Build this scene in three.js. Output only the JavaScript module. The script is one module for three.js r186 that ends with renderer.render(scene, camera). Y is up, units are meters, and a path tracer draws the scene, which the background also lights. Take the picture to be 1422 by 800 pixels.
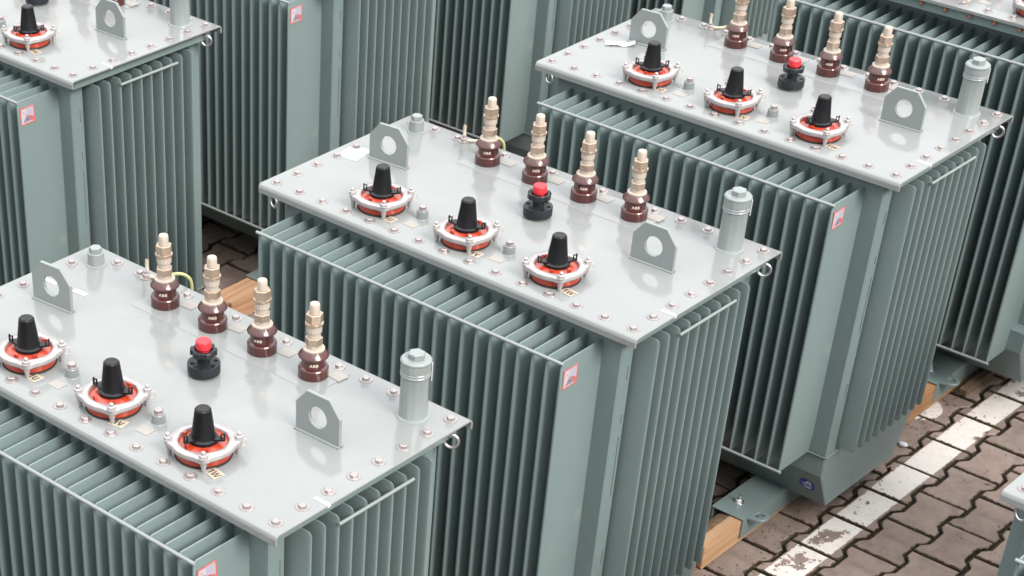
import * as THREE from 'three';
import { mergeGeometries, toCreasedNormals } from 'three/addons/utils/BufferGeometryUtils.js';
import { ImprovedNoise } from 'three/addons/math/ImprovedNoise.js';

// ---------------------------------------------------------------- camera, sky, sun, exposure
const scene = new THREE.Scene();
const camera = new THREE.PerspectiveCamera(2 * Math.atan(400 / 2694.16) * 180 / Math.PI, 1422 / 800, 0.05, 400);
const YAW = -0.7761, PITCH = 0.6898, ROLL = -0.0049;
const LIFT = 1.125;                                  // height of the standard lid above the paving
camera.position.set(2.0079, 2.0861 + LIFT, 3.2830);
camera.lookAt(2.0079 + Math.sin(YAW) * Math.cos(PITCH), 2.0861 + LIFT - Math.sin(PITCH), 3.2830 - Math.cos(YAW) * Math.cos(PITCH));
camera.rotateZ(ROLL);
camera.setViewOffset(1422, 800, 711 - 332.65, 400 - 970.74, 1422, 800);   // the lens is shifted: the photograph is an off-centre frame
camera.updateProjectionMatrix();
camera.focus = 4.4; camera.userData.fStop = 9;

const renderer = new THREE.WebGLRenderer({ antialias: true });
renderer.setSize(1024, 576);
renderer.toneMapping = THREE.LinearToneMapping;
renderer.toneMappingExposure = 3.7;
renderer.shadowMap.enabled = true;
renderer.shadowMap.type = THREE.PCFSoftShadowMap;

const noise = new ImprovedNoise();
function rng(seed) { let a = seed >>> 0; return () => { a = (a + 0x6D2B79F5) | 0; let t = Math.imul(a ^ (a >>> 15), 1 | a); t = (t + Math.imul(t ^ (t >>> 7), 61 | t)) ^ t; return ((t ^ (t >>> 14)) >>> 0) / 4294967296; }; }

{ // overcast sky: bright overhead, much duller towards the horizon
  const w = 256, h = 128, d = new Float32Array(w * h * 4);
  for (let j = 0; j < h; j++) for (let i = 0; i < w; i++) {
    const el = ((j + 0.5) / h - 0.5) * Math.PI, az = (i + 0.5) / w * 2 * Math.PI, s = Math.max(0, Math.sin(el)), k = (j * w + i) * 4;
    const cx = Math.cos(az) * Math.cos(el), cz = Math.sin(az) * Math.cos(el);
    const n = 1 + 0.10 * noise.noise(cx * 2.2 + 5, s * 2.5, cz * 2.2) + 0.05 * noise.noise(cx * 5, s * 5 + 9, cz * 5);
    const L = 1.05 * (0.16 + 0.84 * s) * n;
    d[k] = L * 1.0; d[k + 1] = L * 1.0; d[k + 2] = L * 1.015; d[k + 3] = 1;
  }
  const t = new THREE.DataTexture(d, w, h, THREE.RGBAFormat, THREE.FloatType);
  t.mapping = THREE.EquirectangularReflectionMapping; t.magFilter = t.minFilter = THREE.LinearFilter; t.wrapS = THREE.RepeatWrapping; t.needsUpdate = true;
  scene.background = t; scene.environment = t;
}
const sun = new THREE.DirectionalLight(0xfff6ee, 1.5);          // the sun behind cloud
sun.position.set(8.0, 7.2, 0.3); sun.target.position.set(-0.5, 0.5, -0.8);
sun.castShadow = true; sun.shadow.radius = 45; sun.shadow.mapSize.set(2048, 2048);
Object.assign(sun.shadow.camera, { left: -6, right: 6, top: 6, bottom: -6, near: 0.5, far: 25 });
scene.add(sun, sun.target);

// ---------------------------------------------------------------- helpers
const V2 = (x, y) => new THREE.Vector2(x, y), V3 = (x, y, z) => new THREE.Vector3(x, y, z);
const taken = {};
function numbered(n) { const k = taken[n] = (taken[n] ?? -1) + 1; return k ? n + '_' + String(k).padStart(3, '0') : n; }
function boxUV(g) {                                             // uv in metres from the dominant normal
  if (g.index) g = g.toNonIndexed();
  const p = g.attributes.position, n = g.attributes.normal, uv = new Float32Array(p.count * 2);
  for (let i = 0; i < p.count; i += 3) {
    let ax = 0, ay = 0, az = 0;
    for (let k = 0; k < 3; k++) { ax += n.getX(i + k); ay += n.getY(i + k); az += n.getZ(i + k); }
    ax = Math.abs(ax); ay = Math.abs(ay); az = Math.abs(az);
    for (let k = 0; k < 3; k++) {
      const x = p.getX(i + k), y = p.getY(i + k), z = p.getZ(i + k);
      const [u, v] = ay >= ax && ay >= az ? [x, z] : ax >= az ? [z, y] : [x, y];
      uv[(i + k) * 2] = u; uv[(i + k) * 2 + 1] = v;
    }
  }
  g.setAttribute('uv', new THREE.BufferAttribute(uv, 2));
  return g;
}
function plain(g) { const o = g.index ? g.toNonIndexed() : g; for (const k of Object.keys(o.attributes)) if (!['position', 'normal', 'uv'].includes(k)) o.deleteAttribute(k); return o; }
function merge(list) { return list.length === 1 ? list[0] : mergeGeometries(list.map(plain), false); }
function tr(g, x = 0, y = 0, z = 0, ry = 0) { if (ry) g.rotateY(ry); return g.translate(x, y, z); }
function box(x0, x1, y0, y1, z0, z1) { return new THREE.BoxGeometry(x1 - x0, y1 - y0, z1 - z0).translate((x0 + x1) / 2, (y0 + y1) / 2, (z0 + z1) / 2); }
function chamferBox(x0, x1, y0, y1, z0, z1, b) {                // box with bevelled edges
  const s = new THREE.Shape([V2(x0 + b, y0 + b), V2(x1 - b, y0 + b), V2(x1 - b, y1 - b), V2(x0 + b, y1 - b)]);
  return new THREE.ExtrudeGeometry(s, { depth: z1 - z0 - 2 * b, bevelEnabled: true, bevelThickness: b, bevelSize: b, bevelSegments: 1 }).translate(0, 0, z0 + b);
}
function rod(a, b, r, n = 8) {
  const d = b.clone().sub(a), g = new THREE.CylinderGeometry(r, r, d.length(), n);
  g.applyQuaternion(new THREE.Quaternion().setFromUnitVectors(V3(0, 1, 0), d.normalize()));
  return g.translate((a.x + b.x) / 2, (a.y + b.y) / 2, (a.z + b.z) / 2);
}
function lathe(pts, n = 24, crease = 0.6) { return toCreasedNormals(new THREE.LatheGeometry(pts.map(p => V2(p[0], p[1])), n), crease); }
function hex(r, y0, y1, turn = 0, b = 0.0012) { return lathe([[0.0001, y0], [r, y0], [r, y1 - b], [r - b * 1.6, y1], [0.0001, y1]], 6, 0.3).rotateY(turn); }
function tube(pts, r, n = 20, m = 8) { return new THREE.TubeGeometry(new THREE.CatmullRomCurve3(pts), n, r, m); }
function put(name, geo, mat, parent) {
  const m = new THREE.Mesh(geo, mat); m.name = name; m.castShadow = m.receiveShadow = true; parent.add(m); return m;
}
function group(name, parent, x = 0, y = 0, z = 0) { const g = new THREE.Group(); g.name = name; g.position.set(x, y, z); parent.add(g); return g; }
function tag(o, label, category, grp) { o.userData = { label, category }; if (grp) o.userData.group = grp; return o; }

// ---------------------------------------------------------------- textures and materials
function dataTex(n, fn, srgb = true, m = n) {
  const d = new Uint8Array(n * m * 4);
  for (let j = 0; j < m; j++) for (let i = 0; i < n; i++) { const c = fn(i / n, j / m, i, j), k = (j * n + i) * 4; for (let q = 0; q < 3; q++) d[k + q] = Math.max(0, Math.min(255, Math.round((Array.isArray(c) ? c[q] : c) * 255))); d[k + 3] = 255; }
  const t = new THREE.DataTexture(d, n, m, THREE.RGBAFormat); t.wrapS = t.wrapT = THREE.RepeatWrapping; t.magFilter = THREE.LinearFilter; t.minFilter = THREE.LinearMipmapLinearFilter; t.generateMipmaps = true;
  if (srgb) t.colorSpace = THREE.SRGBColorSpace; t.needsUpdate = true; return t;
}
function tile(u, v, f, z) {                                     // tiling noise, -1..1
  const a = u * f, b = v * f, N = (x, y) => noise.noise(x, y, z), s = u, t = v;
  return (N(a, b) * (1 - s) + N(a - f, b) * s) * (1 - t) + (N(a, b - f) * (1 - s) + N(a - f, b - f) * s) * t;
}
const toS = x => x <= 0.0031308 ? 12.92 * x : 1.055 * Math.pow(x, 1 / 2.4) - 0.055;
const grey = new THREE.Color().setRGB(0.125, 0.168, 0.167), skyLitGrey = new THREE.Color().setRGB(0.178, 0.191, 0.190);  // second tone: same paint, paled and neutralised to carry the sky's brightness
// tank paint: sprayed, with fine speckle and a few dull patches of dust
const rp = rng(7);
const tankMap = dataTex(512, (u, v) => {
  const n = 0.045 * tile(u, v, 5, 1.3) + 0.035 * tile(u, v, 17, 4.1) + 0.09 * (rp() - 0.5);
  const dust = Math.max(0, tile(u, v, 9, 8.2) - 0.28) * 0.25 + (rp() > 0.997 ? 0.25 : 0);
  return [toS(grey.r * (1 + n) + dust * 0.35), toS(grey.g * (1 + n) + dust * 0.33), toS(grey.b * (1 + n) + dust * 0.31)];
});
tankMap.repeat.set(1 / 0.55, 1 / 0.55);
const tankBump = dataTex(256, (u, v) => 0.5 + 0.28 * tile(u, v, 40, 2.2) + 0.14 * (rp() - 0.5), false);
tankBump.repeat.set(1 / 0.16, 1 / 0.16);
// lid: the tank paint with bright sky sheen put into its colour; rained on; dried rings and drop marks change the gloss and carry a trace of dust
const spots = []; { const r = rng(33); for (let k = 0; k < 46; k++) spots.push([r(), r(), 0.006 + 0.02 * r() * r(), 0.7 + 0.6 * r(), r()]); }
const lidField = (u, v) => { let a = 0; for (const [x, y, r, e, w] of spots) { let dx = Math.abs(u - x), dy = Math.abs(v - y); if (dx > .5) dx = 1 - dx; if (dy > .5) dy = 1 - dy; dx *= e; if (dx > r * 1.6 || dy > r * 1.6) continue; const q = Math.hypot(dx, dy) / r; a = Math.max(a, (0.35 + 0.65 * w) * Math.exp(-(((q - 1) / 0.16) ** 2))); } return a; };
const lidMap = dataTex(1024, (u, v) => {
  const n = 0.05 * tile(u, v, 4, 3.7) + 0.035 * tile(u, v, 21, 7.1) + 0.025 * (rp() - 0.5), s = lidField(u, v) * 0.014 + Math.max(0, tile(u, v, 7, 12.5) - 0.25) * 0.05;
  return [toS(skyLitGrey.r * (1 + n) + s), toS(skyLitGrey.g * (1 + n) + s), toS(skyLitGrey.b * (1 + n) + s)];
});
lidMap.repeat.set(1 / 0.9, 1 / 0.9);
const lidRough = dataTex(1024, (u, v) => { const r = 0.13 + 0.04 * tile(u, v, 6, 5.5) + 0.03 * tile(u, v, 26, 9.5) + 0.12 * lidField(u, v) + Math.max(0, tile(u, v, 11, 15.5) - 0.2) * 0.35; return [1, r, 1]; }, false);
lidRough.repeat.set(1 / 0.9, 1 / 0.9);
const lidBump = dataTex(512, (u, v) => 0.5 + 0.35 * tile(u, v, 7, 21.1) + 0.1 * tile(u, v, 30, 2.9), false);
lidBump.repeat.set(1 / 0.9, 1 / 0.9);

const M = {
  tank: new THREE.MeshStandardMaterial({ map: tankMap, roughness: 0.36, bumpMap: tankBump, bumpScale: 0.00025 }),
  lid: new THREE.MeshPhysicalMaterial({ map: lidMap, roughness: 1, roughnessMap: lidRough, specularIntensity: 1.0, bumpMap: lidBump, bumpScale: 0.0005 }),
  litFitting: new THREE.MeshStandardMaterial({ color: new THREE.Color().setRGB(0.176, 0.200, 0.198), roughness: 0.3 }),  // same paint in a lighter tone: light on rods and lugs put into the colour
  zinc: new THREE.MeshStandardMaterial({ color: new THREE.Color().setRGB(0.34, 0.312, 0.308), metalness: 0.75, roughness: 0.42 }),
  steel: new THREE.MeshStandardMaterial({ color: new THREE.Color().setRGB(0.56, 0.56, 0.58), metalness: 0.9, roughness: 0.3 }),
  cast: new THREE.MeshStandardMaterial({ color: new THREE.Color().setRGB(0.36, 0.345, 0.345), metalness: 0.5, roughness: 0.45 }),
  brass: new THREE.MeshStandardMaterial({ color: new THREE.Color().setRGB(0.40, 0.315, 0.245), metalness: 0.7, roughness: 0.38 }),
  cream: new THREE.MeshStandardMaterial({ color: new THREE.Color().setRGB(0.33, 0.285, 0.24), roughness: 0.5 }),
  red: new THREE.MeshPhysicalMaterial({ color: new THREE.Color().setRGB(0.29, 0.026, 0.008), roughness: 0.3, clearcoat: 0.4, clearcoatRoughness: 0.15 }),
  button: new THREE.MeshStandardMaterial({ color: new THREE.Color().setRGB(0.44, 0.022, 0.030), roughness: 0.45 }),
  black: new THREE.MeshPhysicalMaterial({ color: new THREE.Color().setRGB(0.0045, 0.0045, 0.0060), roughness: 0.34, specularIntensity: 0.6 }),
  charcoal: new THREE.MeshPhysicalMaterial({ color: new THREE.Color().setRGB(0.010, 0.0125, 0.016), roughness: 0.42, specularIntensity: 0.7 }),
  rubber: new THREE.MeshStandardMaterial({ color: new THREE.Color().setRGB(0.006, 0.005, 0.005), roughness: 0.7 }),
  white: new THREE.MeshStandardMaterial({ color: new THREE.Color().setRGB(0.44, 0.44, 0.455), roughness: 0.55 }),
  film: new THREE.MeshStandardMaterial({ color: new THREE.Color().setRGB(0.38, 0.41, 0.46), roughness: 0.3 }),
  cable: new THREE.MeshStandardMaterial({ color: new THREE.Color().setRGB(0.27, 0.29, 0.13), roughness: 0.5 }),
  sleeve: new THREE.MeshStandardMaterial({ color: new THREE.Color().setRGB(0.38, 0.345, 0.28), roughness: 0.55 }),
  rust: new THREE.MeshStandardMaterial({ color: new THREE.Color().setRGB(0.16, 0.07, 0.035), roughness: 0.85 }),
};
for (const t of [tankMap, tankBump, lidMap, lidRough, lidBump]) t.anisotropy = 8;

function canvasTex(w, h, draw) { const c = document.createElement('canvas'); c.width = w; c.height = h; draw(c.getContext('2d'), w, h); const t = new THREE.CanvasTexture(c); t.colorSpace = THREE.SRGBColorSpace; t.magFilter = THREE.LinearFilter; return t; }
// brown porcelain with the maker's letters
M.porcelain = new THREE.MeshPhysicalMaterial({ color: new THREE.Color().setRGB(0.046, 0.0078, 0.0062), roughness: 0.3, clearcoat: 0.5, clearcoatRoughness: 0.1 });
M.porcelainPrint = new THREE.MeshPhysicalMaterial({ roughness: 0.3, clearcoat: 0.5, clearcoatRoughness: 0.1, map: canvasTex(1024, 128, (g, w, h) => {
  g.fillStyle = 'rgb(60,22,19)'; g.fillRect(0, 0, w, h); g.fillStyle = 'rgb(190,180,164)'; g.font = 'bold 64px sans-serif'; g.textAlign = 'center'; g.textBaseline = 'middle'; g.fillText('ABB', w / 2, h / 2);
}) });
const phaseMat = ['1U', '1V', '1W'].map(s => new THREE.MeshStandardMaterial({ roughness: 0.5, map: canvasTex(128, 96, (g, w, h) => { g.fillStyle = 'rgb(158,150,136)'; g.fillRect(0, 0, w, h); g.fillStyle = 'rgb(48,40,30)'; g.font = 'bold 78px sans-serif'; g.textAlign = 'center'; g.textBaseline = 'middle'; g.fillText(s, w / 2, h / 2 + 4); }) }));
M.tab = new THREE.MeshStandardMaterial({ color: new THREE.Color().setRGB(0.235, 0.224, 0.202), roughness: 0.5 });
M.warning = new THREE.MeshStandardMaterial({ roughness: 0.45, map: canvasTex(256, 256, (g, w, h) => {
  g.fillStyle = 'rgb(176,84,72)'; g.fillRect(0, 0, w, h); g.fillStyle = 'rgb(158,154,160)'; g.fillRect(18, 18, w - 36, h - 36);
  g.fillStyle = 'rgb(146,142,156)'; g.beginPath(); g.moveTo(112, 24); g.lineTo(232, 24); g.lineTo(222, 168); g.lineTo(180, 148); g.lineTo(120, 128); g.closePath(); g.fill();
  g.strokeStyle = 'rgb(112,98,106)'; g.lineWidth = 5; g.beginPath(); g.moveTo(28, 44); g.lineTo(116, 128); g.stroke();
  g.fillStyle = 'rgb(116,108,124)'; g.beginPath(); g.moveTo(118, 116); g.lineTo(40, 224); g.lineTo(190, 224); g.closePath(); g.fill();
  g.fillStyle = 'rgb(158,88,88)'; g.beginPath(); g.moveTo(130, 122); g.lineTo(236, 170); g.lineTo(236, 236); g.lineTo(190, 224); g.lineTo(150, 160); g.closePath(); g.fill();
  g.fillStyle = 'rgb(76,66,80)'; g.fillRect(92, 180, 60, 8); g.fillRect(106, 160, 30, 7);
}) });
M.blueLabel = new THREE.MeshStandardMaterial({ roughness: 0.4, map: canvasTex(256, 256, (g, w, h) => {
  g.fillStyle = 'rgb(6,40,124)'; g.fillRect(0, 0, w, h); g.fillStyle = 'rgb(176,192,214)';
  g.beginPath(); g.moveTo(156, 22); g.lineTo(206, 66); g.lineTo(196, 118); g.lineTo(78, 118); g.closePath(); g.fill();
  g.fillStyle = 'rgb(6,40,124)'; g.beginPath(); g.moveTo(158, 48); g.lineTo(164, 108); g.lineTo(134, 108); g.closePath(); g.fill();
  g.strokeStyle = 'rgb(196,200,214)'; g.lineWidth = 14; g.beginPath(); g.moveTo(34, 104); g.lineTo(92, 140); g.lineTo(212, 150); g.stroke();
  g.fillStyle = 'rgb(200,196,214)'; g.beginPath(); g.moveTo(40, 150); g.lineTo(108, 190); g.lineTo(206, 178); g.lineTo(166, 222); g.lineTo(92, 222); g.closePath(); g.fill();
}) });
M.paper = new THREE.MeshStandardMaterial({ roughness: 0.6, map: canvasTex(128, 160, (g, w, h) => { g.fillStyle = 'rgb(152,164,174)'; g.fillRect(0, 0, w, h); g.fillStyle = 'rgb(134,164,150)'; g.fillRect(36, 50, 50, 44); g.fillStyle = 'rgb(140,150,164)'; g.fillRect(20, 104, 86, 6); g.fillRect(20, 118, 60, 6); }) });

// ---------------------------------------------------------------- ground: interlocking pavers with a painted line
const PX = 0.14, PZ = 0.1942;                        // column pitch, stone length
const yard = group('paved_yard', scene); yard.userData = { kind: 'structure' };
const soilMap = (() => { const r = rng(5); return dataTex(512, (u, v) => { const a = 0.5 + 0.5 * tile(u, v, 9, 1.1), b = 0.5 + 0.5 * tile(u, v, 31, 3.3), k = r(); const moss = tile(u, v, 6, 6.6) > 0.12 ? 1 : 0; return [0.07 + 0.10 * a * b + 0.08 * k * b, 0.052 + 0.075 * a * b + 0.06 * k * b + moss * 0.025, 0.034 + 0.04 * a * b + 0.04 * k * b]; }); })();
soilMap.repeat.set(1 / 0.35, 1 / 0.35);
const soilBump = (() => { const r = rng(15); return dataTex(256, (u, v) => 0.5 + 0.3 * tile(u, v, 24, 5.1) + 0.3 * (r() - 0.5), false); })(); soilBump.repeat.set(1 / 0.2, 1 / 0.2);
M.soil = new THREE.MeshStandardMaterial({ map: soilMap, roughness: 0.95, bumpMap: soilBump, bumpScale: 0.006 });
{ // the bedding that shows in the joints, reaching far beyond the frame
  const g = new THREE.PlaneGeometry(120, 120).rotateX(-Math.PI / 2).translate(0, -0.013, 0);
  put('joint_sand', boxUV(g), M.soil, yard);
}
const concrete = (seed, paint) => {                  // one stone's top: warm grey aggregate, stains, and paint where the line crosses it
  const r = rng(seed), o = r() * 40, tone = 0.95 + 0.12 * r();
  return dataTex(paint ? 256 : 192, (u, v) => {
    const x = (u - 0.5) * 0.2, z = (v - 0.5) * 0.2;
    const st = 0.09 * noise.noise(x * 18 + o, z * 18, 1.7) + 0.06 * noise.noise(x * 55, z * 55 + o, 4.2) + 0.13 * (r() - 0.5);
    const dark = Math.max(0, noise.noise(x * 26 + o, z * 26, 9.1 + o) - 0.22) * 0.22;
    const k = tone * (1 + st - dark);
    let c = [0.452 * k, 0.397 * k, 0.366 * k];
    if (r() > 0.992) c = c.map(q => q * 0.62);
    const az = Math.abs(z), half = az > .0615 ? .0753 : az < .038 ? .0553 : .0553 + (az - .038) / .0235 * .020, edge = Math.min(half - Math.abs(x), PZ / 2 - .0047 - az);
    if (paint) { const a = edge < .0030 + .0008 * noise.noise(x * 300, z * 300, o) ? 0 : paint(x, z, o, r); if (a > 0) { const w = 0.985 + 0.03 * (r() - 0.5) + 0.025 * noise.noise(x * 30, z * 30, o); c = [c[0] * (1 - a) + 0.755 * w * a, c[1] * (1 - a) + 0.735 * w * a, c[2] * (1 - a) + 0.715 * w * a]; } }
    const g = edge - .0022 - .0032 * Math.max(0, noise.noise(x * 70 + o, z * 70, 6.6) + .25) - .0016 * noise.noise(x * 240, z * 240, o);   // soil and moss that has crept onto the rim
    if (g < 0) { const q = .75 + .5 * r(), m = noise.noise(x * 60, z * 60, o + 3) > .15 ? 1 : 0; c = [(.20 + .02 * m) * q, (.15 + .05 * m) * q, (.105 - .02 * m) * q]; }
    return c;
  });
};
const concreteBump = (() => { const r = rng(51); return dataTex(256, (u, v) => 0.5 + 0.25 * tile(u, v, 30, 5.9) + 0.35 * (r() - 0.5), false); })();
const paverMats = [1, 2, 3, 4, 5, 6, 7].map(s => new THREE.MeshStandardMaterial({ map: concrete(100 + s), roughness: 0.88, bumpMap: concreteBump, bumpScale: 0.0012 }));
function paverGeo() {
  const e = 0.0047, hl = PZ / 2 - e, hw = 0.080 - e, ww = 0.060 - e;
  const ring = [[-hw, -hl], [-hw + .001, -.0615], [-ww, -.038], [-ww, .038], [-hw + .001, .0615], [-hw, hl], [hw, hl], [hw - .001, .0615], [ww, .038], [ww, -.038], [hw - .001, -.0615], [hw, -hl]];
  const ins = (k, d) => { const n = ring.length, p = ring[k], a = ring[(k + n - 1) % n], b = ring[(k + 1) % n]; const u = V2(p[0] - a[0], p[1] - a[1]).normalize(), v = V2(b[0] - p[0], b[1] - p[1]).normalize(); const m = V2(u.y + v.y, -u.x - v.x).normalize(); const c = Math.max(0.5, Math.abs(m.x * u.y - m.y * u.x)); return [p[0] + m.x * d / c, p[1] + m.y * d / c]; };
  const out = [], mid = [], top = [];
  ring.forEach((p, k) => { out.push([p[0], -0.03, p[1]]); mid.push([p[0], -0.004, p[1]]); const q = ins(k, 0.004); top.push([q[0], 0, q[1]]); });
  const pos = [], tri = (a, b, c) => pos.push(...a, ...b, ...c), n = ring.length;
  for (let k = 0; k < n; k++) { const j = (k + 1) % n; for (const [A, B] of [[out, mid], [mid, top]]) { tri(A[k], A[j], B[j]); tri(A[k], B[j], B[k]); } }
  for (const f of THREE.ShapeUtils.triangulateShape(top.map(p => V2(p[0], p[2])), [])) tri(top[f[0]], top[f[1]], top[f[2]]);
  for (let i = 0; i < pos.length; i += 9) {          // all faces outward
    const a = V3(...pos.slice(i, i + 3)), b = V3(...pos.slice(i + 3, i + 6)), c = V3(...pos.slice(i + 6, i + 9)), nn = b.clone().sub(a).cross(c.clone().sub(a)), m = a.add(b).add(c).divideScalar(3);
    const flat = Math.abs(nn.y) > 0.9 * nn.length();
    const bad = flat ? nn.y < 0 : (() => { let o = V2(m.x, m.z); if (Math.abs(m.z) < 0.07) o = V2(Math.sign(m.x), 0); else if (Math.abs(m.z) > hl - 0.006) o = V2(0, Math.sign(m.z)); else o = V2(Math.sign(m.x), 0); return nn.x * o.x + nn.z * o.y < 0; })();
    if (bad) { const t = pos.slice(i + 3, i + 6); for (let q = 0; q < 3; q++) { pos[i + 3 + q] = pos[i + 6 + q]; pos[i + 6 + q] = t[q]; } }
  }
  const g = new THREE.BufferGeometry(); g.setAttribute('position', new THREE.Float32BufferAttribute(pos, 3)); g.computeVertexNormals();
  const uv = []; for (let i = 0; i < pos.length; i += 3) uv.push(pos[i] / 0.2 + 0.5, pos[i + 2] / 0.2 + 0.5); g.setAttribute('uv', new THREE.Float32BufferAttribute(uv, 2));
  return g;
}
const paver = paverGeo();
{
  const r = rng(77), far = [], C0 = -0.005, Z0 = -1.217;   // centre of a stone in the painted column
  const near = (x, z) => (x > -0.75 && x < 1.05 && z > -3.1 && z < -0.35) || (x > -3.0 && x < -2.05 && z > -1.75 && z < -0.85);
  for (let i = -48; i <= 48; i++) for (let j = -36; j <= 36; j++) {
    const x = C0 + i * PX, z = Z0 + (j + (i & 1 ? 0.5 : 0)) * PZ, y = (r() - 0.5) * 0.004, t = (r() - 0.5) * 0.012, mi = Math.floor(r() * 7);
    const lx = (r() - 0.5) * 0.0016, lz = (r() - 0.5) * 0.0016, a1 = (r() - 0.5) * 0.012, a2 = (r() - 0.5) * 0.012;
    if (!near(x, z)) { far.push([x + lx, y, z + lz, t, a1, a2]); continue; }
    let mat = paverMats[mi];
    if (i === 0 && z < -0.8 && z > -3.1) {              // the painted line: most worn towards the near end
      const worn = z > -1.32 ? 1 : 0, older = z < -2.2 ? 1 : 0;
      mat = new THREE.MeshStandardMaterial({ roughness: 0.72, bumpMap: concreteBump, bumpScale: 0.0009, map: concrete(900 + j, (px, pz, o) => {
        const e = 0.0022 * noise.noise(pz * 60, o, 1) + 0.0012 * noise.noise(pz * 190, o, 7);
        let a = Math.min(1, Math.max(0, (0.0485 + e - Math.abs(px)) / 0.0012));
        const big = noise.noise(px * 34 + o, pz * 34, 2.4) + 0.55 * noise.noise(px * 110, pz * 110 + o, 5.5) + 0.35 * noise.noise(px * 260, pz * 260, o);
        if (worn) { const d = Math.max(Math.abs(px + 0.004) / 0.046, Math.abs(pz) / 0.085); if (big > 0.85 * d * d - 0.12) a = 0; }
        if (older && big > 0.34) a = 0;
        if (noise.noise(px * 120 + o * 3, pz * 170, 8.8) > 0.55) a *= 0.12;
        if (noise.noise(px * 46 + o, pz * 70 + o * 2, 3.3) > 0.5 && big > 0.05) a *= 0.15;
        return a;
      }) });
    } else if (i === -1 && z < -1.85 && z > -2.25) {    // edge of a painted disc under the timber
      mat = new THREE.MeshStandardMaterial({ roughness: 0.8, bumpMap: concreteBump, bumpScale: 0.0009, map: concrete(700 + j, (px, pz, o) => Math.hypot(x + px + 0.195, z + pz + 2.035) < 0.082 + 0.001 * noise.noise(px * 80, pz * 80, o) && noise.noise(px * 140, pz * 140, 2.2) < 0.5 ? 1 : 0) });
    }
    const m = put('paver', paver, mat, yard); m.name = numbered('paver'); m.position.set(x + lx, y, z + lz); m.rotation.set(a1, t, a2);
  }
  const inst = new THREE.InstancedMesh(paver, paverMats[2], far.length), o = new THREE.Object3D(), c = new THREE.Color();
  far.forEach(([x, y, z, t, a1, a2], k) => { o.position.set(x, y, z); o.rotation.set(a1, t, a2); o.updateMatrix(); inst.setMatrixAt(k, o.matrix); const q = 0.88 + 0.2 * r(); inst.setColorAt(k, c.setRGB(q, q, q)); });
  inst.name = 'distant_pavers'; inst.userData = { kind: 'stuff' }; inst.castShadow = inst.receiveShadow = true; yard.add(inst);
}

// ---------------------------------------------------------------- transformer
// measured from the near right corner of the lid's top; the thing's own origin is at the middle of its base
const LX = 1.14, LZ = 0.588, OX = 0.57, OZ = 0.294;
function finGeo(D, H, t = 0.0046, pinch = 0.060) {                   // a folded cooling fin: root at z = 0, closed by pinched seams at top and bottom
  const lv = [[0, .0020, D - .007], [-.003, .0020, D - .002], [-.008, .0022, D], [-pinch, t, D], [-H + pinch, t, D], [-H + .008, .0022, D], [-H, .0020, D - .004]];
  const rings = lv.map(([y, h, zf]) => [[-h, y, 0], [-h, y, zf - .0052], [-h * .74, y, zf - .0017], [-h * .25, y, zf], [h * .25, y, zf], [h * .74, y, zf - .0017], [h, y, zf - .0052], [h, y, 0]]);
  const pos = [], quad = (a, b, c, d) => pos.push(...a, ...b, ...c, ...a, ...c, ...d);
  for (let k = 0; k + 1 < rings.length; k++) for (let s = 0; s < 7; s++) quad(rings[k][s], rings[k + 1][s], rings[k + 1][s + 1], rings[k][s + 1]);
  const T = rings[0], B = rings[rings.length - 1];
  for (const [R, f] of [[T, 0], [B, 1]]) for (let s = 0; s < 3; s++) { const q = [R[s], R[s + 1], R[6 - s], R[7 - s]]; f ? quad(q[3], q[2], q[1], q[0]) : quad(...q); }
  const g = new THREE.BufferGeometry(); g.setAttribute('position', new THREE.Float32BufferAttribute(pos, 3)); g.computeVertexNormals();
  return boxUV(toCreasedNormals(g, 0.75));
}
const boltGeo = merge([lathe([[.0001, 0], [.0143, 0], [.0143, .0012], [.0138, .0017], [.0001, .0017]], 18, .5), hex(.0088, .0017, .0080, .2)]);
// low-voltage bushing
const lvBase = lathe([[.0001, 0], [.0315, 0], [.0325, .0015], [.0325, .021], [.031, .0235], [.0262, .026]], 32, .5);
const lvPrint = (() => { const g = new THREE.LatheGeometry([V2(.0262, .026), V2(.0252, .043)], 40); return g; })();
const lvSkirt = lathe([[.0252, .043], [.0325, .0475], [.033, .0495], [.0315, .053], [.023, .0625], [.0001, .0625]], 32, .4);
const lvRing = lathe([[.0001, .0628], [.0235, .0628], [.0235, .066], [.0225, .067], [.0168, .0675], [.0165, .075], [.0001, .075]], 28, .5);
const lvNut = hex(.0188, .0752, .0915, .4), lvNutTop = hex(.0188, .1275, .1465, .9);
const lvCollar = lathe([[.0001, .0915], [.0140, .0915], [.0140, .1035], [.0166, .1045], [.0166, .1205], [.0001, .1205]], 14, .3);
const lvWasher = lathe([[.0001, .1208], [.0195, .1208], [.0198, .1225], [.0195, .1255], [.016, .1272], [.0001, .1272]], 24, .5);
const lvStud = lathe([[.0001, .1462], [.0112, .1462], [.0112, .165], [.0098, .1685], [.0065, .170], [.0001, .170]], 18, .5);
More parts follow.
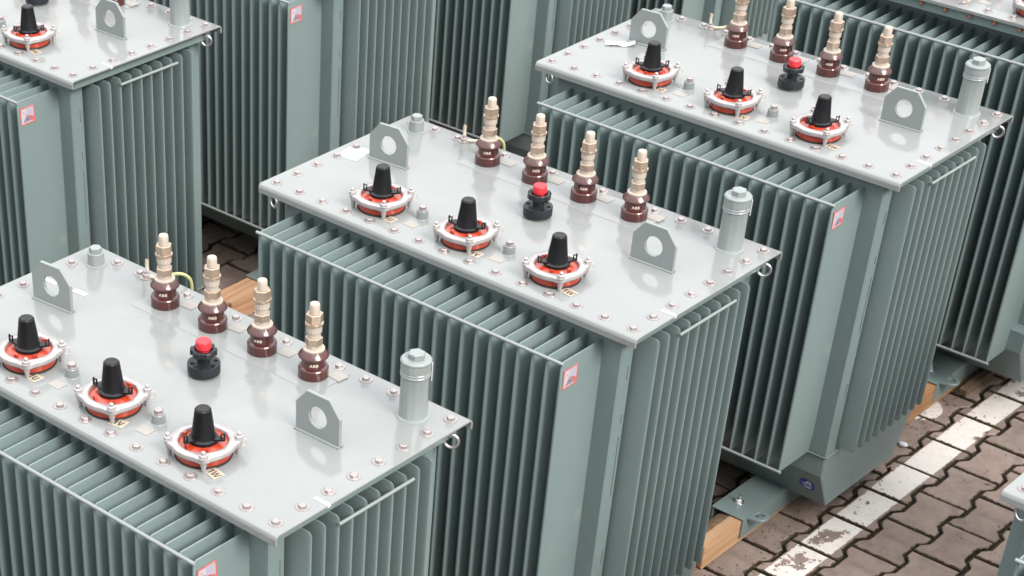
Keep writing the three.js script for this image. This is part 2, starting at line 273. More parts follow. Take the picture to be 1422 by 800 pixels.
// high-voltage plug bushing
const hvGasket = lathe([[.0001, 0], [.0585, 0], [.0592, .002], [.0585, .0045], [.0001, .0045]], 36, .5);
const hvBody = lathe([[.0001, .0045], [.0572, .0045], [.0578, .008], [.0575, .0235], [.0555, .0262], [.046, .0285], [.034, .0325], [.0001, .0330]], 40, .45);
const hvRing = (() => {
  const s = new THREE.Shape(), n = 96;
  for (let k = 0; k <= n; k++) { const a = k / n * Math.PI * 2; let b = ((a - Math.PI / 4) % (Math.PI / 2) + Math.PI / 2) % (Math.PI / 2); if (b > Math.PI / 4) b -= Math.PI / 2; const q = .0655 + .0098 * Math.exp(-((b / .20) ** 2)); const p = [Math.cos(a) * q, Math.sin(a) * q]; k ? s.lineTo(...p) : s.moveTo(...p); }
  const h = new THREE.Path(); h.absarc(0, 0, .0530, 0, Math.PI * 2, true); s.holes.push(h);
  const g = new THREE.ExtrudeGeometry(s, { depth: .0075, bevelEnabled: true, bevelThickness: .0030, bevelSize: .0032, bevelOffset: -.0010, bevelSegments: 3, curveSegments: 40 });
  return toCreasedNormals(g.rotateX(-Math.PI / 2).translate(0, .0245, 0), .8);
})();
const at45 = k => { const a = Math.PI / 4 + k * Math.PI / 2; return [Math.cos(a) * .0712, -Math.sin(a) * .0712]; };
const hvFeet = merge([0, 1, 2, 3].map(k => { const [x, z] = at45(k); return lathe([[.0001, 0], [.0040, 0], [.0048, .008], [.0082, .0235], [.0001, .0235]], 12, .6).translate(x * .965, 0, z * .965); }));
const hvNut = merge([lathe([[.0001, .0340], [.0105, .0340], [.0105, .0356], [.0001, .0356]], 14, .5), hex(.0088, .0356, .0425, .3), lathe([[.0001, .0425], [.0046, .0425], [.0046, .0480], [.0032, .0496], [.0001, .0500]], 10, .5)]);
const hvCap = lathe([[.0001, .0320], [.0305, .0320], [.0305, .0390], [.0290, .0405], [.0252, .0420], [.0246, .0440], [.0168, .1025], [.0150, .1045], [.0001, .1045]], 32, .45);
const hvCapTop = lathe([[.0001, .1046], [.0146, .1046], [.0142, .1055], [.0030, .1051], [.0001, .1059]], 24, .5);
const hvArm = merge([
  new THREE.ExtrudeGeometry(new THREE.Shape([V2(.020, -.013), V2(.046, -.0028), V2(.046, .0028), V2(.020, .013)]), { depth: .004, bevelEnabled: false }).rotateX(-Math.PI / 2).translate(0, .0365, 0),
  box(.0435, .0462, .0366, .0530, -.0022, .0022), box(.0368, .0390, .0402, .0500, -.0020, .0020), box(.0370, .0450, .0490, .0508, -.0014, .0014)]);
hvArm.translate(0, .0030, 0);
const hvTab = box(.040, .0455, .0280, .0385, -.0042, .0042);
const hvSeal = new THREE.TorusGeometry(.0075, .0011, 6, 18).rotateY(1.0).translate(.0560, .025, -.0570);
// pressure relief with red button
const reliefFoot = lathe([[.0001, 0], [.026, 0], [.026, .004], [.0001, .004]], 24, .5);
const reliefBase = (() => {
  const s = new THREE.Shape(); s.absarc(0, 0, .0338, 0, Math.PI * 2, false);
  for (let k = 0; k < 6; k++) { const a = k * Math.PI / 3 + .35, h = new THREE.Path(); h.absellipse(Math.cos(a) * .0250, Math.sin(a) * .0250, .0060, .0060, 0, Math.PI * 2, true); s.holes.push(h); }
  return toCreasedNormals(new THREE.ExtrudeGeometry(s, { depth: .0165, bevelEnabled: true, bevelThickness: .0018, bevelSize: .0016, bevelSegments: 2, curveSegments: 36 }).rotateX(-Math.PI / 2).translate(0, .0062, 0), .6);
})();
const reliefInner = lathe([[.0001, .0045], [.0300, .0045], [.0300, .0075], [.0001, .0075]], 24, .5);
const reliefNeck = lathe([[.0001, .024], [.0138, .024], [.0138, .041], [.0001, .041]], 20, .5);
const reliefHead = (() => {
  const s = new THREE.Shape(), n = 72; for (let k = 0; k <= n; k++) { const a = k / n * Math.PI * 2, q = .0262 + .0018 * Math.sign(Math.cos(a * 6)) ; k ? s.lineTo(Math.cos(a) * q, Math.sin(a) * q) : s.moveTo(Math.cos(a) * q, Math.sin(a) * q); }
  const h = new THREE.Path(); h.absarc(0, 0, .0200, 0, Math.PI * 2, true); s.holes.push(h);
  return toCreasedNormals(new THREE.ExtrudeGeometry(s, { depth: .009, bevelEnabled: true, bevelThickness: .0012, bevelSize: .001, bevelSegments: 1, curveSegments: 30 }).rotateX(-Math.PI / 2).translate(0, .0425, 0), .6);
})();
const reliefPan = lathe([[.0001, .041], [.0225, .041], [.0225, .0445], [.0001, .0445]], 24, .5);
const reliefButton = lathe([[.0001, .0445], [.0118, .0445], [.0118, .0545], [.0172, .0548], [.0174, .0565], [.0166, .0680], [.0150, .0700], [.0001, .0702]], 20, .5);
// filler pipe, small plugged pipe, sockets
const pipeBody = lathe([[.0001, 0], [.036, 0], [.035, .0022], [.0305, .0036], [.0295, .006], [.0293, .096], [.0312, .0965], [.0318, .0985], [.0305, .1005], [.0300, .1015], [.0315, .1035], [.0312, .1055], [.0300, .107]], 36, .5);
const pipeCap = lathe([[.0300, .107], [.0312, .1082], [.0314, .1255], [.0325, .1275], [.0322, .1305], [.0290, .1335], [.0001, .1345]], 36, .4);
const pipeHex = hex(.0182, .1345, .1465, .5, .002);
const plugBody = lathe([[.0001, 0], [.0240, 0], [.0235, .0018], [.0200, .003], [.0196, .005], [.0194, .0300], [.0184, .0312], [.0001, .0314]], 28, .5);
const plugHex = hex(.0150, .0314, .0440, .2, .0016);
const socketBody = lathe([[.0001, 0], [.0165, 0], [.0145, .0022], [.0142, .0205], [.0135, .0215], [.0001, .0216]], 22, .5);
const socketBolt = merge([lathe([[.0001, .0216], [.0118, .0216], [.0118, .0232], [.0001, .0232]], 16, .5), hex(.0100, .0232, .0325, .6)]);
const lugGeo = (() => {
  const s = new THREE.Shape([V2(-.0575, 0), V2(.0575, 0), V2(.0575, .064), V2(.029, .098), V2(-.029, .098), V2(-.0575, .064)]), h = new THREE.Path(); h.absarc(0, .048, .0245, 0, Math.PI * 2, true); s.holes.push(h);
  return boxUV(toCreasedNormals(new THREE.ExtrudeGeometry(s, { depth: .0065, bevelEnabled: true, bevelThickness: .0009, bevelSize: .0009, bevelSegments: 1, curveSegments: 28 }).translate(0, 0, -.00325), .5));
})();
const lugWeld = merge([[-1, 1]].flatMap(() => [rod(V3(-.060, .0012, .0052), V3(.060, .0012, .0052), .0030, 6), rod(V3(-.060, .0012, -.0052), V3(.060, .0012, -.0052), .0030, 6)]));
const sheet = (w, d, t = .0006) => chamferBox(-w / 2, w / 2, 0, t, -d / 2, d / 2, t * .3);
function decal(w, d) { const g = new THREE.BoxGeometry(w, .0008, d); return g.translate(0, .0006, 0); }

function lidGeo(lip, th) {                            // sheet lid: the long edges are folded down, the ends are cut
  const s = new THREE.Shape(), R = .011, z0 = -OZ, z1 = OZ;
  if (lip) {
    s.moveTo(z0, -lip); s.lineTo(z0, -R); s.absarc(z0 + R, -R, R, Math.PI, Math.PI / 2, true); s.lineTo(z1 - R, 0); s.absarc(z1 - R, -R, R, Math.PI / 2, 0, true); s.lineTo(z1, -lip);
    s.lineTo(z1 - th, -lip); s.lineTo(z1 - th, -R); s.absarc(z1 - R, -R, R - th, 0, Math.PI / 2, false); s.lineTo(z0 + R, -th); s.absarc(z0 + R, -R, R - th, Math.PI / 2, Math.PI, false); s.lineTo(z0 + th, -lip);
  } else { s.moveTo(z0, -th); s.lineTo(z0, 0); s.lineTo(z1, 0); s.lineTo(z1, -th); }
  const g = new THREE.ExtrudeGeometry(s, { depth: LX - .0016, bevelEnabled: true, bevelThickness: .0008, bevelSize: .0008, bevelOffset: -.0008, bevelSegments: 1, curveSegments: 8 });
  g.translate(0, 0, -LX / 2 + .0008).rotateY(-Math.PI / 2);
  return boxUV(toCreasedNormals(g, .45));
}
function buildTransformer(o) {
  const root = new THREE.Group(); root.name = numbered('transformer'); scene.add(root);
  const X = x => x + OX, Z = z => z + OZ, Y = y => y + LIFT;
  const top = Y(o.lidY);
  // --- tank
  const tank = put('tank', boxUV(merge([
    chamferBox(X(-LX + .104), X(-.104), Y(-.846), Y(o.rimY - .002), Z(-LZ - o.wallZ), Z(o.wallZ), .004),
    ...[0, 1].flatMap(l => [0, 1].map(b => { const z = b ? [Z(-LZ - o.wallZ - .0006), Z(-LZ + .086)] : [Z(-.086), Z(o.wallZ + .0006)]; return chamferBox(l ? X(-LX + .054) : X(-.112), l ? X(-LX + .112) : X(-.054), Y(-.8465), Y(o.rimY - .0025), z[0], z[1], .004); }))])), M.tank, root);
  { // lower tub with sides drawn in towards the bottom
    const s = new THREE.Shape([V2(Z(-LZ + .044), Y(-.847)), V2(Z(-LZ + .044), Y(-.913)), V2(Z(-LZ + .111), Y(-1.040)), V2(Z(-.111), Y(-1.040)), V2(Z(-.044), Y(-.913)), V2(Z(-.044), Y(-.847))].reverse());
    const g = new THREE.ExtrudeGeometry(s, { depth: LX - .114 - .006, bevelEnabled: true, bevelThickness: .003, bevelSize: .003, bevelOffset: -.003, bevelSegments: 1 });
    g.translate(0, 0, -(LX - .114) / 2 + .003).rotateY(-Math.PI / 2);
    put('lower_tub', boxUV(toCreasedNormals(g, .35)), M.tank, tank);
  }
  // weld beads round the foot of the wall and down the end faces
  const wz = o.wallZ, wb = [];
  for (const ex of [-.053, -LX + .053]) for (const [a, b] of [[-.115, -.150], [-.24, -.262], [-.30, -.46], [-.62, -.66]]) for (const zz of [-.072, -LZ + .072]) wb.push(rod(V3(X(ex), Y(a), Z(zz)), V3(X(ex), Y(b), Z(zz)), .0024, 6));
  for (const ex of [-.0545, -LX + .0545]) wb.push(rod(V3(X(ex), Y(-.8475), Z(wz)), V3(X(ex), Y(-.8475), Z(-LZ - wz)), .0032, 6));
  wb.push(rod(V3(X(-.054), Y(-.8475), Z(wz)), V3(X(-LX + .054), Y(-.8475), Z(wz)), .0032, 6));
  put('weld_bead', boxUV(merge(wb)), M.tank, tank);
  put('tank_rim', boxUV(merge([chamferBox(X(-LX + .022), X(-.022), Y(o.rimY), Y(o.lidY - o.th - .0015), Z(-LZ + o.rimZ), Z(-o.rimZ), .002)])), M.tank, tank);
  put('gasket', boxUV(box(X(-LX + .026), X(-.026), Y(o.lidY - o.th - .0017), Y(o.lidY - o.th + .0004), Z(-LZ + o.rimZ + .003), Z(-o.rimZ - .003))), M.rubber, tank);
  // --- cooling fins
  const D = o.rodZ - .001 - wz, H = o.finTop - o.finBot, fg = finGeo(D, H), sg = finGeo(.101, .792, .0038, .030);
  const fr = rng(o.seed);
  for (const back of [0]) for (let k = 0; k < 24; k++) {
    const m = put('fin', fg, M.tank, root); const j = (fr() - .5) * .0016;
    m.position.set(X(-.112 - k * .04 + j), Y(o.finTop), back ? Z(-LZ - wz) : Z(wz)); m.rotation.y = (back ? Math.PI : 0) + (fr() - .5) * .010;
  }
  for (const left of [0, 1]) for (let k = 0; k < 10; k++) {
    const m = put('end_fin', sg, M.tank, root);
    m.position.set(left ? X(-LX + .104) : X(-.104), Y(-.046), Z(-.105 - k * .0403)); m.rotation.y = (left ? -1 : 1) * Math.PI / 2 + (fr() - .5) * .016;
  }
  for (const back of [0]) for (const y of [o.finTop - .001, o.finBot + .001]) {
    const z = back ? Z(-LZ - o.rodZ) : Z(o.rodZ);
    put('tie_rod', rod(V3(X(-1.0385), Y(y), z), V3(X(-.1045), Y(y), z), .0044, 10), M.litFitting, root);
  }
  for (const left of [0, 1]) put('tie_rod', rod(V3(left ? X(-LX + .0010) : X(-.0010), Y(-.061), Z(-.181)), V3(left ? X(-LX + .0010) : X(-.0010), Y(-.061), Z(-.406)), .0040, 10), M.litFitting, root);
  // --- lid and what is bolted to it
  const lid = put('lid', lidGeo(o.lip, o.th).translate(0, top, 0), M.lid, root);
  const bolt = (x, z) => { const m = put('bolt', boltGeo, M.zinc, lid); m.position.set(X(x), top, Z(z)); m.rotation.y = fr() * 6; };
  for (let k = 0; k < 15; k++) { bolt(-.032 - k * .07686, -.034); bolt(-.032 - k * .07686, -LZ + .034); }
  for (let k = 1; k < 7; k++) { bolt(-.032, -.034 - k * .0743); bolt(-LX + .032, -.034 - k * .0743); }
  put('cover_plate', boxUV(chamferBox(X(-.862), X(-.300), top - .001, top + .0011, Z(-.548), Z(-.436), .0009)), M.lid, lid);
  for (const x of [-.985, -.180]) { const l = group('lifting_lug', root, X(x), top, Z(-.315)); put('plate', lugGeo, M.litFitting, l); put('weld', lugWeld, M.litFitting, l); l.rotation.y = x < -.5 ? .09 : .02; }
  { const p = group('filler_pipe', root, X(-.099), top, Z(-.514)); put('pipe', pipeBody, M.litFitting, p); put('cap', pipeCap, M.litFitting, p); put('hex_head', pipeHex, M.litFitting, p);
    const t = merge([box(-.0012, .0008, -.038, 0, -.0048, .0048), rod(V3(0, 0, 0), V3(-.004, .010, 0), .0008, 5)]).rotateY(.72).translate(.0245, .121, -.0228); put('seal_tag', t, M.white, p); }
  { const p = group('drain_plug', root, X(-1.062), top, Z(-.515)); put('pipe', plugBody, M.litFitting, p); put('hex_head', plugHex, M.litFitting, p); }
  for (const [x, z] of [[-.720, -.134], [-.454, -.132]]) { const p = group('threaded_socket', root, X(x), top, Z(z)); put('sleeve', socketBody, M.litFitting, p); put('bolt', socketBolt, M.zinc, p); }
  for (let k = 0; k < 4; k++) {
    const p = group('low_voltage_bushing', root, X(-.805 + k * .150), top + .0011, Z(-.490));
    const b = merge([lvBase, lvSkirt]);
    put('porcelain', b, M.porcelain, p); const t = put('printed_neck', lvPrint, M.porcelainPrint, p); t.rotation.y = Math.PI + .62 + (fr() - .5) * .2;
    put('collar', merge([lvRing, lvCollar]), M.cream, p); put('hex_nut', lvNut, M.brass, p).rotation.y = fr(); put('hex_nut', lvNutTop, M.brass, p).rotation.y = fr(); put('washer', lvWasher, M.brass, p); put('stud', lvStud, M.cream, p);
    const d = put('terminal_label', decal(.036, .030), M.tab, lid); d.position.set(X(-.762 + k * .150), top + .0012, Z(-.522)); d.rotation.y = (fr() - .5) * .2;
  }
  for (let k = 0; k < 3; k++) {
    const p = group('high_voltage_bushing', root, X(-.832 + k * .264), top, Z(-.112));
    put('gasket', hvGasket, M.rubber, p); put('resin_body', hvBody, M.red, p); put('clamp_ring', merge([hvRing, hvFeet]), M.cast, p);
    for (let q = 0; q < 4; q++) { const n = put('clamp_nut', hvNut, M.cast, p); const [x, z] = at45(q); n.position.set(x, 0, z); }
    put('dust_cap', hvCap, M.black, p); put('cap_top', hvCapTop, M.black, p); 
    const turn = Math.PI / 4 - .25 + [0.0, .22, .35][k] * (fr() > .3 ? 1 : -1);
    for (const a of [0, Math.PI]) put('cap_clip', hvArm, M.black, p).rotation.y = turn + a;
    for (const a of [1.15, 2.05, 4.2, 5.2]) put('retaining_tab', hvTab, M.red, p).rotation.y = turn + a;
    put('seal_wire', hvSeal, M.sleeve, p);
    const d = put('phase_label', decal(.036, .027), phaseMat[k], lid); d.position.set(X([-.774, -.509, -.237][k]), top, Z(-.074)); d.rotation.y = (fr() - .5) * .24;
    if (k < 2) { const e = put('terminal_label', decal(.034, .027), M.tab, lid); e.position.set(X([-.716, -.455][k]), top, Z(-.090)); e.rotation.y = (fr() - .5) * .3; }
  }
  { const p = group('pressure_relief', root, X(-.527), top, Z(-.335)); p.scale.y = 1.14; put('foot', reliefFoot, M.zinc, p); put('base', merge([reliefBase, reliefInner]), M.charcoal, p); put('neck', reliefNeck, M.charcoal, p); put('head', merge([reliefHead, reliefPan]), M.charcoal, p); put('button', reliefButton, M.button, p); }
  { // earthing terminal and its lead over the back edge
    const p = group('earth_terminal', root, X(-.930), top, Z(-.551));
    put('bolt', merge([lathe([[.0001, 0], [.0165, 0], [.0165, .0022], [.0001, .0022]], 18, .5), hex(.0095, .0022, .0105, .4), lathe([[.0001, .0105], [.0050, .0105], [.0050, .0150], [.0001, .0155]], 10, .5)]), M.zinc, p);
    put('cable_lug', merge([tube([V3(.008, .004, -.002), V3(.022, .006, -.005), V3(.038, .009, -.012)], .0042, 10), tube([V3(-.006, .006, -.008), V3(-.009, .022, -.010), V3(-.008, .038, -.010)], .0044, 8)]), M.sleeve, p);
    put('earth_lead', tube([V3(.034, .008, -.010), V3(.052, .015, -.028), V3(.070, .016, -.046), V3(.080, .002, -.060), V3(.082, -.030, -.064), V3(.078, -.090, -.062), V3(.070, -.19, -.055)], .0042, 36), M.cable, p);
  }
  // shackle loops under the lid's corners
  for (const [x, z, t] of [[-.012, -.535, .5], [-1.092, -.006, -.3]]) put('shackle_loop', merge([new THREE.TorusGeometry(.0150, .0036, 8, 24).rotateY(t).translate(X(x), top - .034, Z(z)), rod(V3(X(x), top - .020, Z(z)), V3(X(x), top - .006, Z(z)), .004, 8)]), M.steel, root);
  // stickers
  const w = put('warning_sticker', new THREE.BoxGeometry(.0008, .049, .052), M.tank, root);
  w.geometry = (() => { const g = new THREE.BoxGeometry(.0008, .049, .052); return g; })(); w.material = M.warning; w.position.set(X(-.112) + .0052, Y(o.finTop - .045), Z(o.rodZ - .034)); w.rotation.x = .03;
  const ms = put('paint_mark', decal(.036, .009), M.white, lid); ms.position.set(X(-.020), top, Z(-.149));
  const e2 = put('paint_mark', box(-.0004, .0004, -.005, .001, -.0045, .0045), M.white, lid); e2.position.set(X(.0004), top, Z(-.149));
  // --- base rails
  for (const left of [0, 1]) {
    const rx = o.railX ?? 0, rz = o.railZ ?? .113, f = x => left ? -LX - x - rx : x + rx, xs = [f(-.292), f(-.185)].sort((a, b) => a - b);
    const b = group('base_rail', root);
    put('channel', boxUV(merge([chamferBox(X(xs[0]), X(xs[1]), Y(-1.0465), Y(-1.0405), Z(-LZ - rz), Z(rz), .002), chamferBox(X(xs[0]) + .0004, X(xs[0]) + .0064, Y(-1.105), Y(-1.0460), Z(-LZ - rz + .0005), Z(rz - .0005), .0015), chamferBox(X(xs[1]) - .0064, X(xs[1]) - .0004, Y(-1.105), Y(-1.0460), Z(-LZ - rz + .0005), Z(rz - .0005), .0015)])), M.tank, b);
    const s = new THREE.Shape(), hh = new THREE.Path(); s.moveTo(-.004, -.034); s.lineTo(.012, -.030); s.absarc(.018, 0, .0275, -1.2, 1.2, false); s.lineTo(.012, .030); s.lineTo(-.004, .034); hh.absarc(.020, 0, .0140, 0, Math.PI * 2, true); s.holes.push(hh);
    for (const zz of [rz - .051, -LZ - rz + .051]) put('eye', toCreasedNormals(new THREE.ExtrudeGeometry(s, { depth: .0055, bevelEnabled: true, bevelThickness: .0012, bevelSize: .001, bevelSegments: 1, curveSegments: 16 }).rotateX(-Math.PI / 2), .5).rotateY(left ? Math.PI : 0).translate(left ? X(xs[0]) : X(xs[1]), Y(-1.0465), Z(zz)), M.tank, b);
    for (const zz of [rz - .068, -LZ - rz + .068]) put('bolt', merge([boltGeo.clone().scale(1.1, 1.4, 1.1), rod(V3(0, .009, 0), V3(0, .024, 0), .005, 8)]).translate(X(f(-.246)), Y(-1.0405), Z(zz)), M.steel, b);
  }
  if (o.rusty) for (let k = 0; k < 14; k++) put('rusty_bolt_end', hex(.0075, 0, .010).translate(X(-.070 - k * .07686), Y(o.lidY - o.th - .0125), Z(-o.rimZ + .0015)), M.rust, root);
  return root;
}
const STD = { lidY: 0, th: .005, lip: .023, rimY: -.036, rimZ: .024, wallZ: -.041, rodZ: .1115, finTop: -.057, finBot: -.847, seed: 11 };
function place(g, x, z, a = 0) {                      // x, z: the near right lid corner
  g.position.set(x + (-OX * Math.cos(a) - OZ * Math.sin(a)), 0, z + (OX * Math.sin(a) - OZ * Math.cos(a))); g.rotation.y = a; return g;
}
const RACK = 'sealed transformers standing in rows';
const proto = buildTransformer(STD);
const spotsT = [
  ['T2', 0, 0, 0, 'grey-green finned transformer in the middle of the photo, paper label beside its far lifting lug'],
  ['T1', -.0482, 1.0892, 0, 'nearest grey-green finned transformer at lower left, its left lid end cut off'],
  ['T3', .0122, -1.104, -.004, 'finned transformer at upper right with a round blue emblem on its lower tub'],
  ['T0', -1.9583, -.1099, 0, 'finned transformer at the upper left corner, one red plug bushing in view on its lid'],
  ['T5', -1.9427, -1.1933, 0, 'back-row finned transformer between the upper left and middle ones, its lid above the frame'],
  ['T6', -1.902, -2.28, 0, 'finned transformer in the back row, directly behind the middle lid, top cut by the frame'],
  ['T7', -1.882, -3.36, 0, 'farthest back-row transformer, only a sliver at the top edge above the upper right lid'],
  ['T12', 1.995, -.003, 0, 'transformer at the right edge, only a lid corner and loop showing above the paving'],
];
// the yard goes on beyond the frame: neighbours that shade the ones in view
for (const [k, x, z, l] of [['A', 0, 2.18, 'transformer in front of the lower left one, outside the frame'], ['B', 1.995, 1.09, 'transformer nearest the viewer in the right-hand row, outside the frame'], ['C', 1.995, -1.11, 'transformer second along the right-hand row, outside the frame'], ['D', 1.995, -2.2, 'transformer third along the right-hand row, outside the frame'], ['E', -1.96, .975, 'transformer left of the upper left one, outside the frame'], ['F', -3.90, -.14, 'transformer behind the upper left one, outside the frame'], ['G', -3.89, -1.23, 'transformer behind the back row, outside the frame']]) spotsT.push([k, x, z, 0, l]);
const T = {};
spotsT.forEach(([k, x, z, a, label], i) => {
  const g = i ? proto.clone() : proto; if (i) { g.name = numbered('transformer'); scene.add(g); }
  place(g, x, z, a); tag(g, label, 'transformer', RACK); T[k] = g;
  if (i) {                                              // caps, nuts, labels and fins sit a little differently on each unit
    const r = rng(500 + i * 13);
    for (const c of g.children) {
      if (c.name.startsWith('fin') && c.isMesh) { c.rotation.y += (r() - .5) * .014; c.position.x += (r() - .5) * .0012; }
      if (c.name.startsWith('high_voltage_bushing')) { const t = (r() - .5) * 1.1; for (const q of c.children) { if (/cap_clip|retaining_tab/.test(q.name)) q.rotation.y += t; } }
      if (c.name.startsWith('low_voltage_bushing')) for (const q of c.children) { if (q.name.startsWith('hex_nut')) q.rotation.y += r() * 1.0; if (q.name.startsWith('printed_neck')) q.rotation.y += (r() - .5) * .35; }
      if (c.name.startsWith('pressure_relief')) c.rotation.y += r() * 2;
      if (c.name === 'lid') for (const q of c.children) if (/label/.test(q.name)) { q.rotation.y += (r() - .5) * .25; q.position.x += (r() - .5) * .006; q.position.z += (r() - .5) * .004; }
    }
  }
});
T.T4 = place(buildTransformer({ ...STD, lidY: .062, th: .0085, lip: 0, rimY: .024, rimZ: .010, wallZ: -.100, rodZ: .070, finTop: -.017, finBot: -.921, rusty: true, railX: -.055, railZ: .08, seed: 23 }), .085, -2.140);
tag(T.T4, 'taller transformer at top right with flat plate lid and rusty bolts under its rim', 'transformer', RACK);

// stickers and scraps that only one lid carries
function lidOf(t) { return t.children.find(c => c.name.startsWith('lid')); }
function onLid(t, name, geo, mat, x, z, ry = 0, y = 0) { const m = put(name, geo, mat, lidOf(t)); m.position.set(x + OX, LIFT + y, z + OZ); m.rotation.y = ry; return m; }
onLid(T.T2, 'paper_label', decal(.062, .080), M.paper, -1.086, -.300, .12);
{ // crumpled film on the far right lid
  const g = new THREE.PlaneGeometry(.085, .034, 14, 7).rotateX(-Math.PI / 2), p = g.attributes.position;
  for (let i = 0; i < p.count; i++) { const x = p.getX(i), z = p.getZ(i); p.setY(i, .0015 + .004 * Math.max(0, noise.noise(x * 60, z * 70, 3.1) + .2) + Math.max(0, x - .02) * .28); p.setZ(i, z + .006 * noise.noise(x * 40, 2, 1)); }
  g.computeVertexNormals(); onLid(T.T3, 'crumpled_film', g, M.film, -1.045, -.268, .62);
}
onLid(T.T1, 'paint_mark', decal(.040, .012), M.white, -1.075, -.385, 0); onLid(T.T1, 'paint_mark', decal(.038, .014), M.white, -.985, -.395, .1);
{ const m = put('emblem_sticker', new THREE.CircleGeometry(.0255, 36), M.blueLabel, T.T3);
  const a = Math.atan2(.067, .127); m.position.set(-.109 + OX, -.972 + LIFT, -.044 - (.972 - .913) * .067 / .127 + OZ); m.translateOnAxis(V3(0, -Math.sin(a), Math.cos(a)), .0012); m.rotation.x = a; }

// ---------------------------------------------------------------- timbers under the rails
const woodMap = (seed, tone) => { const r = rng(seed), o = r() * 30, kx = 0.25 + .5 * r(), kz = .3 + .4 * r(); return dataTex(512, (u, v) => {
  const d = Math.hypot((u - kx) * 3.2, (v - kz) * 9), k = Math.exp(-d * d * 22), w = v * 26 + 2.2 * noise.noise(u * 2.2, v * 3, o) + 5 * Math.exp(-d * d * 5);
  const ring = .5 + .5 * Math.sin(w * 2.1), f = .5 + .5 * noise.noise(u * 8, v * 160, o + 3), g = .94 + .10 * f - .07 * ring * ring + .05 * (r() - .5) + .07 * noise.noise(u * 5, v * 5, o + 9);
  const q = 1 - .55 * k; return [tone[0] * g * q, tone[1] * g * q * (1 - .05 * ring), tone[2] * g * q * (1 - .09 * ring)]; }); };
const woodMats = [[.66, .54, .415], [.55, .415, .28], [.66, .525, .41]].map((t, i) => { const m = woodMap(300 + i * 7, t); m.repeat.set(1 / .7, 1 / .35); return new THREE.MeshStandardMaterial({ map: m, roughness: .78 }); });
const barkMap = (() => { const r = rng(61); return dataTex(256, (u, v) => { const a = .5 + .5 * tile(u, v, 14, 3), b = .5 + .5 * noise.noise(u * 6, v * 70, 2), k = .30 + .35 * a * b + .2 * (r() - .5); return [k * .95, k * .76, k * .58]; }); })();
barkMap.repeat.set(1 / .2, 1 / .2);
M.bark = new THREE.MeshStandardMaterial({ map: barkMap, roughness: .95, bumpMap: barkMap, bumpScale: .006 });
function woodUV(g) { g = boxUV(g); const p = g.attributes.position, n = g.attributes.normal, uv = g.attributes.uv; for (let i = 0; i < p.count; i++) { const a = Math.abs(n.getX(i)), b = Math.abs(n.getY(i)), c = Math.abs(n.getZ(i)); if (c > a && c > b) uv.setXY(i, p.getX(i), p.getY(i)); else uv.setXY(i, p.getZ(i), b > a ? p.getX(i) : p.getY(i) + .3); } return g; }
function timber(x, z0, z1, mi, label, wane) {         // squared beam; wane: one top edge still carries bark
  const t = new THREE.Group(); t.name = numbered('timber_beam'); scene.add(t); t.position.set(x, 0, (z0 + z1) / 2);
  const h = z1 - z0, w = .046, s = wane ? new THREE.Shape([V2(-w, .003), V2(w, .003), V2(w, .0765), V2(.010, .0765), V2(-.030, .064), V2(-w, .046)]) : new THREE.Shape([V2(-w, .003), V2(w, .003), V2(w, .0765), V2(-w, .0765)]);
  put('beam', woodUV(toCreasedNormals(new THREE.ExtrudeGeometry(s, { depth: h - .006, bevelEnabled: true, bevelThickness: .003, bevelSize: .0022, bevelOffset: -.0022, bevelSegments: 1 }).translate(0, 0, -h / 2 + .003), .4)), woodMats[mi], t);
  if (wane) {
    const g = new THREE.PlaneGeometry(.062, h - .01, 16, 120).rotateX(-Math.PI / 2), p = g.attributes.position;
    for (let i = 0; i < p.count; i++) { const u = p.getX(i) + .031 - .048, z = p.getZ(i); const by = u > .010 ? .0765 : u > -.030 ? .064 + (u + .030) / .040 * .0125 : .046 + (u + .046) / .016 * .018; const e = Math.max(0, 1 - Math.abs(u + .017) / .030); p.setXYZ(i, u, by + .0005 + .005 * e * Math.max(0, .55 + noise.noise(u * 90, z * 25, 1.2) + .6 * noise.noise(u * 240, z * 90, 4.4)) - .003 * (1 - Math.min(1, e * 3)), z); }
    g.computeVertexNormals(); put('bark', boxUV(g.toNonIndexed()), M.bark, t);
  }
  tag(t, label, 'timber beam', 'timbers under the transformers'); return t;
}
const RX = -.2385, LXX = -LX + .2385;
timber(RX + .012, -1.842, -1.104 + .296, 0, 'squared timber with bark on top, under the near end of the transformer with the blue emblem', true);
timber(RX + .0, -.80, .29, 1, 'timber under the near end of the middle transformer, its far end butting the barky timber');
timber(RX + .034, -2.14 - .88, -1.835, 1, 'dark orange timber under the taller transformer at the right edge');
timber(-1.9427 + RX, -1.1933 - .8, -1.1933 + .283, 2, 'knotty pale timber end showing between the lower left and middle transformers');
for (const [tx, tz, l] of [[-.0482, 1.0892, 'timber hidden under the near end of the lower left transformer'], [-1.9583, -.1099, 'timber under the near end of the upper left transformer'], [-1.902, -2.28, 'timber under the near end of the back-row transformer behind the middle lid'], [-1.882, -3.36, 'timber under the near end of the farthest back-row transformer'], [1.995, -.003, 'timber under the near end of the transformer at the right edge']]) timber(tx + RX, tz - .8, tz + .27, 0, l);
for (const [tx, tz, l] of [[0, 0, 'timber under the far left end of the middle transformer'], [-.0482, 1.0892, 'timber under the far left end of the lower left transformer'], [.0122, -1.104, 'timber under the far left end of the transformer with the blue emblem'], [.085, -2.14, 'timber under the far left end of the taller transformer'], [-1.9583, -.1099, 'timber under the far left end of the upper left transformer'], [-1.9427, -1.1933, 'timber under the far left end of the back-row transformer beside the upper left one'], [-1.902, -2.28, 'timber under the far left end of the back-row transformer behind the middle lid'], [-1.882, -3.36, 'timber under the far left end of the farthest back-row transformer'], [1.995, -.003, 'timber under the left end of the transformer at the right edge']]) timber(tx + LXX, tz - .8, tz + .27, 2, l);
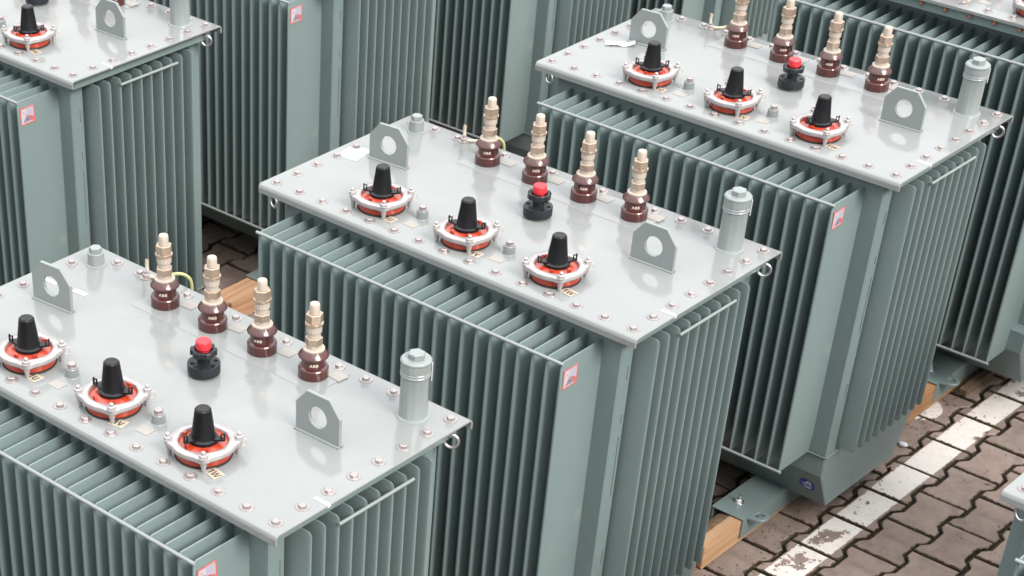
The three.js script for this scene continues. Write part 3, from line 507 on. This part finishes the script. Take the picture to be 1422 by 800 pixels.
{ const p = put('board_offcut', woodUV(chamferBox(-.013, .013, 0, .022, -.17, .17, .002)), M.bark, scene); p.position.set(-.122, .002, -2.36); p.rotation.y = .01; tag(p, 'weathered grey board lying on the paving beside the dark orange timber', 'board'); }

// ---------------------------------------------------------------- litter on the paving
const leafMat = new THREE.MeshStandardMaterial({ color: new THREE.Color().setRGB(.12, .055, .04), roughness: .8 });
function leaf(x, z, s, ry, seed, label) {
  const r = rng(seed), pts = []; for (let k = 0; k < 14; k++) { const a = k / 14 * Math.PI * 2, q = s * (k % 3 === 0 ? 1.25 : .55 + .35 * r()); pts.push(V2(Math.cos(a) * q, Math.sin(a) * q * .55)); }
  const g = new THREE.ExtrudeGeometry(new THREE.Shape(pts), { depth: .0008, bevelEnabled: false }).rotateX(-Math.PI / 2), p = g.attributes.position;
  for (let i = 0; i < p.count; i++) p.setY(i, p.getY(i) + .003 + 14 * p.getX(i) ** 2 * (.5 + r() * .05)); g.computeVertexNormals();
  const m = put('dry_leaf', g, leafMat, scene); m.name = numbered('dry_leaf'); m.position.set(x, .002, z); m.rotation.y = ry; tag(m, label, 'leaf', 'dry leaves on the painted line');
}
leaf(.043, -1.987, .012, .6, 1, 'larger crumpled brown leaf on the white line');
leaf(.046, -2.036, .009, 1.4, 2, 'smaller brown leaf just beyond the larger one on the white line');
leaf(-.016, -1.433, .008, 2.2, 3, 'small dry leaf in the middle of a white painted stone below the tub corner');
{ const s = new THREE.IcosahedronGeometry(.011, 2), p = s.attributes.position; for (let i = 0; i < p.count; i++) { const v = V3(p.getX(i), p.getY(i), p.getZ(i)), k = 1 + .25 * noise.noise(v.x * 120, v.y * 120, v.z * 120); p.setXYZ(i, v.x * k * 1.3, v.y * k * .6, v.z * k); } s.computeVertexNormals(); const m = put('pebble', s, M.white, scene); m.position.set(-.103, .007, -1.790); tag(m, 'small white pebble on the paving beside the white line', 'pebble'); }

{ // crumbs of bark, needles and soil that lie along the timbers and in the joints
  const r = rng(404), n = 700, g = new THREE.IcosahedronGeometry(1, 0), o = new THREE.Object3D(), c = new THREE.Color();
  const m = new THREE.InstancedMesh(g, new THREE.MeshStandardMaterial({ color: 0xffffff, roughness: .95 }), n);
  for (let k = 0; k < n; k++) {
    const edge = r() < .55, z = -.7 - 2.3 * r(), x = edge ? -.16 + Math.abs(r() + r() - 1) * .14 : -.15 + 1.0 * r(), q = .0012 + .0022 * r() * r(), long = r() < .25 ? 4.5 : 1.5;
    o.position.set(x, .0025, z); o.rotation.set(0, r() * 6, 0); o.scale.set(q * long, q * .6, q); o.updateMatrix(); m.setMatrixAt(k, o.matrix);
    const t = r(); m.setColorAt(k, t < .15 ? c.setRGB(.20, .15, .10) : c.setRGB(.03 + .05 * t, .02 + .03 * t, .012 + .018 * t));
  }
  m.name = 'litter'; m.userData = { kind: 'stuff', label: 'brown crumbs of bark and soil strewn along the timbers', category: 'litter' }; m.castShadow = m.receiveShadow = true; scene.add(m);
}

renderer.render(scene, camera);
